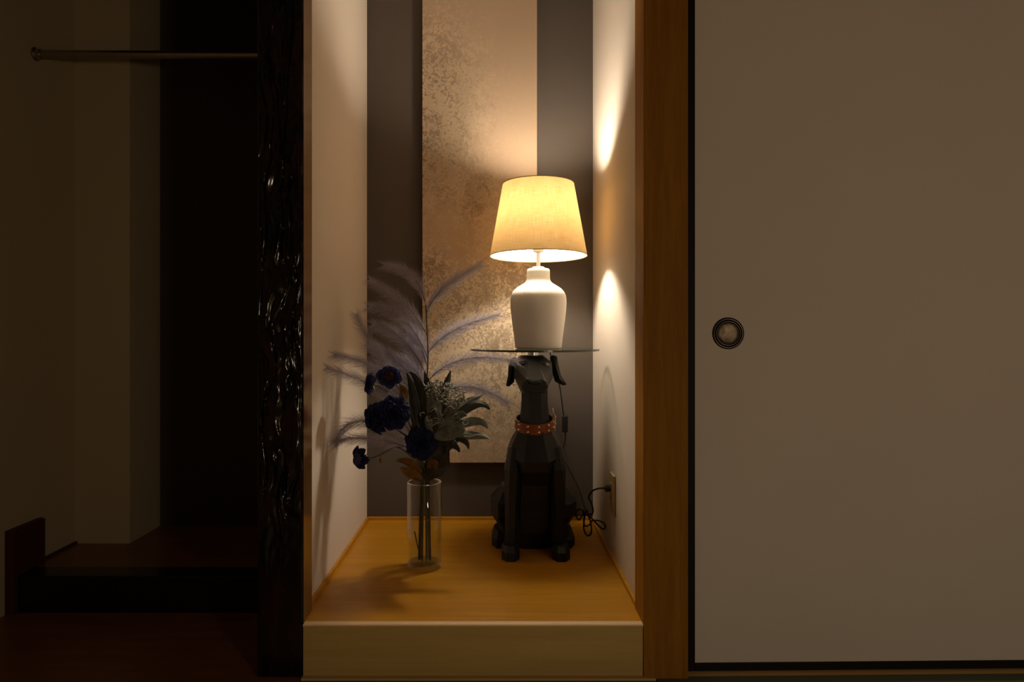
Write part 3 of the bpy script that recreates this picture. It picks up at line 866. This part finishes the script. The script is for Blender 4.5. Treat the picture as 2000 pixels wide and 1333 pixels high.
def frame(ax):
    ax = ax.normalized()
    a = ax.cross(Vector((0, 0, 1)))
    if a.length < .1: a = ax.cross(Vector((1, 0, 0)))
    a.normalize()
    return ax, a, ax.cross(a)
def bloom(name, c, ax, rad, layers, parent, seed, heart=None, hmat=None):
    rr = random.Random(seed)
    ax, a, b = frame(ax)
    mb = MB()
    for (n, op, L, w, rf) in layers:
        o = rr.uniform(0, 6.28)
        for k in range(n):
            q = o + 2 * math.pi * k / n + rr.uniform(-.15, .15)
            side = a * math.cos(q) + b * math.sin(q)
            petal(mb, c - ax * rad * .25, ax, side, L * rad * rr.uniform(.88, 1.08), w * rad * rr.uniform(.9, 1.1), op + rr.uniform(-.12, .12), rf, rr)
    o = mb.build(name, M['petal'], parent, smooth=True, recalc=False, angle=80)
    if heart:
        hm = MB()
        for k in range(26):
            q = k * 2.399; s = math.sqrt(k / 26) * heart
            p = c + ax * rad * .08 + (a * math.cos(q) + b * math.sin(q)) * s * rad
            hm.tube([p, p + ax * rad * .22 + (a * math.cos(q) + b * math.sin(q)) * s * rad * .3], [rad * .035, rad * .055], 5)
        h = hm.build('flower_heart', hmat, o, smooth=True)
    return o
DOUBLE = [(9, 1.62, .98, .40, .16), (9, 1.35, .97, .39, .17), (9, 1.10, .93, .36, .17), (9, .85, .87, .32, .16), (8, .60, .78, .27, .15), (8, .36, .70, .18, .13), (5, .15, .62, .14, .1)]
OPEN = [(6, 1.45, 1.0, .48, .13), (6, 1.15, .90, .44, .13), (6, .80, .72, .28, .12)]
def leaf(mb, px, ys, width, seed=1, fold=.25, ruff=0.0, mi=0, nv=12, nu=4, twist=0.0, th=.0007, edge=None):
    """a blade along a pixel curve; width in pixels; ys = depth at both ends"""
    rr = random.Random(seed)
    pts = [P(u, v, ys[0] + (ys[1] - ys[0]) * i / 3) for i, (u, v) in enumerate(px)]
    hw = width * .5 * pts[0].y / F
    top, bot = [], []
    ph = rr.uniform(0, 6)
    for i in range(nv + 1):
        f = i / nv
        c = bez(pts, f); T = bezt(pts, min(.999, max(.001, f)))
        S = T.cross(Vector((0, 1, 0))); S.normalize()
        Nn = S.cross(T)
        if twist:
            m = Matrix.Rotation(twist * (f - .2), 3, T); S = m @ S; Nn = m @ Nn
        w = hw * (max(.02, math.sin(math.pi * (f * .93 + .05) ** .8)) ** .75)
        for j in range(nu + 1):
            g = j / nu * 2 - 1
            h = abs(g) * w * fold + ruff * hw * math.sin(ph + f * 13 + g * 2) * abs(g)
            q = c + S * g * w + Nn * h
            top.append(q); bot.append(q - Nn * th)
    k = nu + 1; n = len(top)
    fs = [(i*k+j, i*k+j+1, (i+1)*k+j+1, (i+1)*k+j) for i in range(nv) for j in range(nu)]
    fb = [tuple(x + n for x in f[::-1]) for f in fs]
    bd = list(range(k)) + [i*k+nu for i in range(1, nv+1)] + [nv*k + j for j in range(nu-1, -1, -1)] + [i*k for i in range(nv-1, 0, -1)]
    fr = [(bd[i], bd[(i+1) % len(bd)], bd[(i+1) % len(bd)] + n, bd[i] + n) for i in range(len(bd))]
    o = len(mb.f)
    mb.add(top + bot, fs + fb + fr, mi)
    if edge is not None:
        for i in range(o + len(fs) + len(fb), len(mb.f)): mb.m[i] = edge
        for i in range(nv):
            for jj in (0, nu - 1): mb.m[o + i * nu + jj] = edge
    return mb

def flower(label, cpx, cyd, ax, rpx, layers, stem_px, fdx, seed, heart=None, hmat=None, leaves=(), buds=(), group='dark blue flowers in the glass vase', sepals=True):
    c = P(cpx[0], cpx[1], cyd)
    ax = Vector(ax).normalized()
    rad = rpx * cyd / F
    fo = foot(*fdx)
    t = thing('artificial_flower', fo, label, 'flower', group)
    back = c - ax * rad * .30
    pts = [fo, mouth(fdx[0] * .6, fdx[1] * .6)] + [P(u, v, y) for u, v, y in stem_px] + [back - ax * rad * .45, back]
    sm = MB().tube(catmull(pts), .0017, 7)
    if sepals:
        x, a, b = frame(ax)
        for k in range(5):
            q = 2 * math.pi * k / 5; s = a * math.cos(q) + b * math.sin(q)
            p = back
            sm.tube([p, p + s * rad * .35 + x * rad * .05, p + s * rad * .62 - x * rad * .02], [.0022, .0024, .0006], 5)
        sm.tube([back - x * .006, back + x * .004], [.003, .0055], 8)
    s = sm.build('stem', M['green_stem'], t, smooth=True)
    bloom('bloom', c, ax, rad, layers, t, seed, heart, hmat)
    for px, ys, w in leaves:
        leaf(MB(), px, ys, w, seed, .3, .12).build('leaf', M['yellow_leaf'], t, smooth=True, recalc=False)
    for px, ys, w in buds:
        pts = [P(u, v, ys) for u, v in px]
        b = MB().tube(catmull(pts), .0009, 6)
        e = pts[-1]
        b.tube([e + Vector((0, 0, .004)), e, e + Vector((0, 0, -.006)), e + Vector((0, 0, -.011))], [.0012, .0034, .003, .0008], 8)
        b.build('bud', M['yellow_leaf'], t, smooth=True)
    return t
flower('small open dark blue flower with a russet heart, topmost of the blooms', (760, 736), 1.965, (.10, -1, .18), 25, OPEN,
       [(822, 890, 2.0), (808, 820, 1.99), (786, 770, 1.985)], (-.012, -.004), 11, .30, M['petal_heart'],
       leaves=[([(772, 790), (768, 772), (756, 764), (742, 768)], (1.985, 1.98), 14), ([(780, 792), (790, 774), (792, 762), (780, 752)], (1.985, 1.99), 18)])
flower('small dark blue flower turned aside, next to the topmost bloom', (722, 752), 1.915, (-.80, -.35, .10), 26, OPEN,
       [(820, 900, 2.01), (800, 830, 2.0), (770, 775, 1.99), (745, 758, 1.94)], (-.016, .006), 23)
flower('largest round dark blue double bloom, beside the grey-green leaves', (768, 808), 1.935, (.12, -1, .10), 36, DOUBLE,
       [(824, 900, 1.985), (812, 866, 1.98), (798, 838, 1.965)], (-.004, -.016), 31)
flower('dark blue double bloom turned towards the partition wall behind the largest one', (733, 818), 1.940, (-.75, -.75, -.05), 33, DOUBLE,
       [(822, 900, 1.99), (800, 860, 1.99), (770, 835, 1.98)], (-.010, .014), 47)
flower('blackish blue double bloom hanging low over the vase mouth', (822, 868), 1.925, (.05, -1, .05), 34, DOUBLE,
       [(828, 915, 1.975), (826, 890, 1.965)], (.006, -.012), 53,
       leaves=[([(824, 925), (806, 905), (792, 898), (772, 900)], (1.985, 1.95), 16), ([(836, 915), (845, 900), (850, 905), (852, 920)], (1.975, 1.95), 18), ([(824, 938), (806, 928), (795, 922), (782, 914)], (1.975, 1.94), 20)])
flower('lone small dark blue flower with a purple heart sticking out lowest to the side', (703, 896), 1.975, (-.62, -.78, .0), 25, OPEN,
       [(824, 922, 2.0), (800, 890, 2.0), (775, 874, 1.995), (752, 884, 1.985), (728, 895, 1.98)], (-.018, .0), 61, .38, M['petal_purple'],
       buds=[([(752, 884), (744, 890), (743, 898)], 1.985, 0)])

# frosted grey-green rosette
t = thing('artificial_rosette', foot(.010, .004), 'frosted grey-green rosette of strap leaves with curled tips beside the blooms', 'artificial plant')
MB().tube(catmull([foot(.010, .004), mouth(.008, .002), P(838, 905, 2.0), P(848, 860, 1.985), P(858, 838, 1.975)]), .0032, 8).build('stem', M['green_stem'], t, smooth=True)
lv = MB()
LV = [([(862, 838), (900, 790), (925, 778), (942, 772)], (1.985, 2.02), 17), ([(866, 840), (912, 790), (940, 776), (957, 801)], (1.98, 2.00), 18),
      ([(866, 846), (918, 818), (945, 818), (952, 838)], (1.965, 1.97), 18),
      ([(862, 852), (908, 852), (935, 846), (958, 858)], (1.955, 1.95), 17), ([(860, 850), (895, 852), (914, 858), (915, 878)], (1.96, 1.95), 15),
      ([(850, 850), (876, 838), (895, 832), (905, 822)], (1.95, 1.91), 26), ([(848, 856), (870, 848), (890, 846), (908, 838)], (1.945, 1.90), 26),
      ([(852, 848), (846, 822), (838, 806), (850, 797)], (1.95, 1.91), 18), ([(848, 850), (838, 832), (830, 816), (842, 812)], (1.95, 1.92), 17),
      ([(858, 840), (872, 806), (888, 788), (908, 778)], (1.97, 1.96), 20), ([(856, 838), (862, 802), (868, 782), (876, 766)], (1.975, 2.0), 18),
      ([(852, 838), (848, 800), (840, 770), (843, 748)], (1.965, 1.955), 30), ([(856, 844), (884, 814), (900, 806), (912, 812)], (1.95, 1.90), 18),
      
      ([(858, 850), (880, 866), (892, 872), (898, 884)], (1.955, 1.93), 16)]
for k, (px, ys, w) in enumerate(LV): leaf(lv, px, ys, w, 100 + k, .42, .14, k % 3 % 2, 16, 12, R.uniform(-.9, .9), .0008, 2)
CURLS = [[(838, 806), (843, 803), (849, 799), (853, 803)], [(834, 812), (834, 820), (840, 822), (845, 818)], [(890, 812), (897, 810), (904, 815), (908, 822)], [(903, 824), (906, 830), (912, 829), (915, 825)],
         [(902, 838), (906, 845), (912, 844), (914, 838)], [(905, 852), (918, 853), (934, 849), (946, 846)],
         [(874, 796), (880, 794), (885, 797), (888, 800)], [(822, 814), (820, 809), (826, 806), (830, 808)]]
for k, c in enumerate(CURLS):
    y = 1.905 + .012 * (k % 3) + (0.02 if c[0][0] > 915 else 0)
    lv.tube(catmull([P(u, v, y - .006 * math.sin(i)) for i, (u, v) in enumerate(c)], 4), [.0004] + [.0010] * 11 + [.0003], 6, 3)
lv.build('rosette_leaves', [M['sage'], M['dark_leaf'], M['frost'], plain('pale_frosted_tips', (0.42, 0.42, 0.36), 0.7)], t, smooth=True, recalc=False, angle=60)
fr = MB()
for k in range(16):
    a = R.uniform(-.3, 3.4); u0, v0 = 868, 828
    L = R.uniform(22, 38)
    e = (u0 + L * math.cos(a), v0 - L * .75 * math.sin(a))
    pts = [P(u0, v0, 1.955), P((u0 + e[0]) / 2 + R.uniform(-3, 3), (v0 + e[1]) / 2 - 3, 1.935), P(e[0], e[1], 1.915)]
    fr.tube(catmull(pts), .0006, 5)
    fr.tube([pts[-1] + Vector((-.0022, 0, 0)), pts[-1], pts[-1] + Vector((.0022, 0, -.0012))], [.0008, .0017, .0008], 6)
fr.build('stamens', M['frost'], t, smooth=True)
# frosted bud spray
t = thing('bud_spray', foot(.014, .012), 'spray of tiny frosted grey buds above the grey-green rosette', 'artificial plant')
mb = MB().tube(catmull([foot(.014, .012), mouth(.012, .008), P(842, 900, 2.01), P(854, 840, 2.0), P(862, 800, 1.985)]), .0016, 7)
fb = MB()
for k in range(84):
    q = k * 2.399; s = math.sqrt((k + .5) / 84)
    u = 866 + math.cos(q) * s * 42 + 4; v = 768 + math.sin(q) * s * 23
    v += (u - 866) * .25
    y = 1.925 + R.uniform(-.02, .02) + .03 * s
    p = P(u, v, y)
    if k % 2 == 0: mb.tube(catmull([P(862, 812, 1.985), P((862 + u) / 2, 792, 1.975), p], 4), .0006, 5)
    d = Vector((R.uniform(-1, 1), R.uniform(-1, .3), R.uniform(-.2, 1))).normalized()
    e = d.cross(Vector((0, 1, .3))).normalized()
    fb.tube(catmull([p - d * .0045, p + e * .0022, p + d * .0050, p + d * .004 - e * .003], 3), [.0012] + [.0026] * 8 + [.0008], 6)
mb.build('stalks', M['green_stem'], t, smooth=True)
fb.build('buds', M['frost'], t, smooth=True)

# dark leaf sprig
t = thing('leaf_sprig', foot(.018, -.004), 'sprig of long dark olive leaves standing upright and hanging beside the vase mouth', 'artificial plant')
MB().tube(catmull([foot(.018, -.004), mouth(.014, -.004), P(836, 900, 1.985), P(826, 860, 1.985), P(820, 842, 1.985)]), .0022, 7).build('stem', M['stem'], t, smooth=True)
DL = [([(822, 862), (806, 812), (812, 768), (794, 729)], (1.985, 2.0), 21), ([(824, 862), (828, 800), (824, 742), (800, 727)], (1.99, 2.02), 22), ([(832, 830), (838, 790), (836, 756), (829, 726)], (2.0, 2.03), 20),
      ([(834, 908), (856, 862), (884, 868), (895, 856)], (1.975, 1.95), 32), ([(832, 938), (846, 912), (866, 902), (873, 872)], (1.985, 1.95), 42), ([(836, 900), (850, 880), (864, 862), (886, 858)], (1.97, 1.94), 30),
      ([(856, 800), (862, 768), (874, 748), (880, 724)], (2.0, 2.04), 16), ([(826, 870), (812, 850), (806, 836), (812, 822)], (1.975, 1.95), 18), ([(832, 880), (846, 850), (850, 830), (842, 812)], (1.975, 1.96), 32), ([(836, 880), (850, 864), (868, 856), (888, 850)], (1.965, 1.94), 30)]
for k, (px, ys, w) in enumerate(DL):
    leaf(MB(), px, ys, w, 200 + k, .35, .26 if k in (3, 4, 5) else .03, 0, 24, 10, R.uniform(-.4, .4), .0007, 1).build('leaf', [M['dark_leaf'], M['sage']], t, smooth=True, recalc=False, angle=60)  # sage edge faces paint lit edges onto the dark leaves
# a trimmed side twig standing in the vase
tag(MB().tube(catmull([foot(-.004, -.016) + Vector((0, 0, .002)), foot(-.016, -.018) + Vector((0, 0, .038)), foot(-.028, -.012) + Vector((0, 0, .088))]), .0019, 8).build('cut_twig', M['stem'], origin=foot(-.004, -.016), smooth=True),
    'short dark cut twig leaning inside the glass vase', 'twig')
for o in bpy.data.objects:
    if '_world' in o: del o['_world']
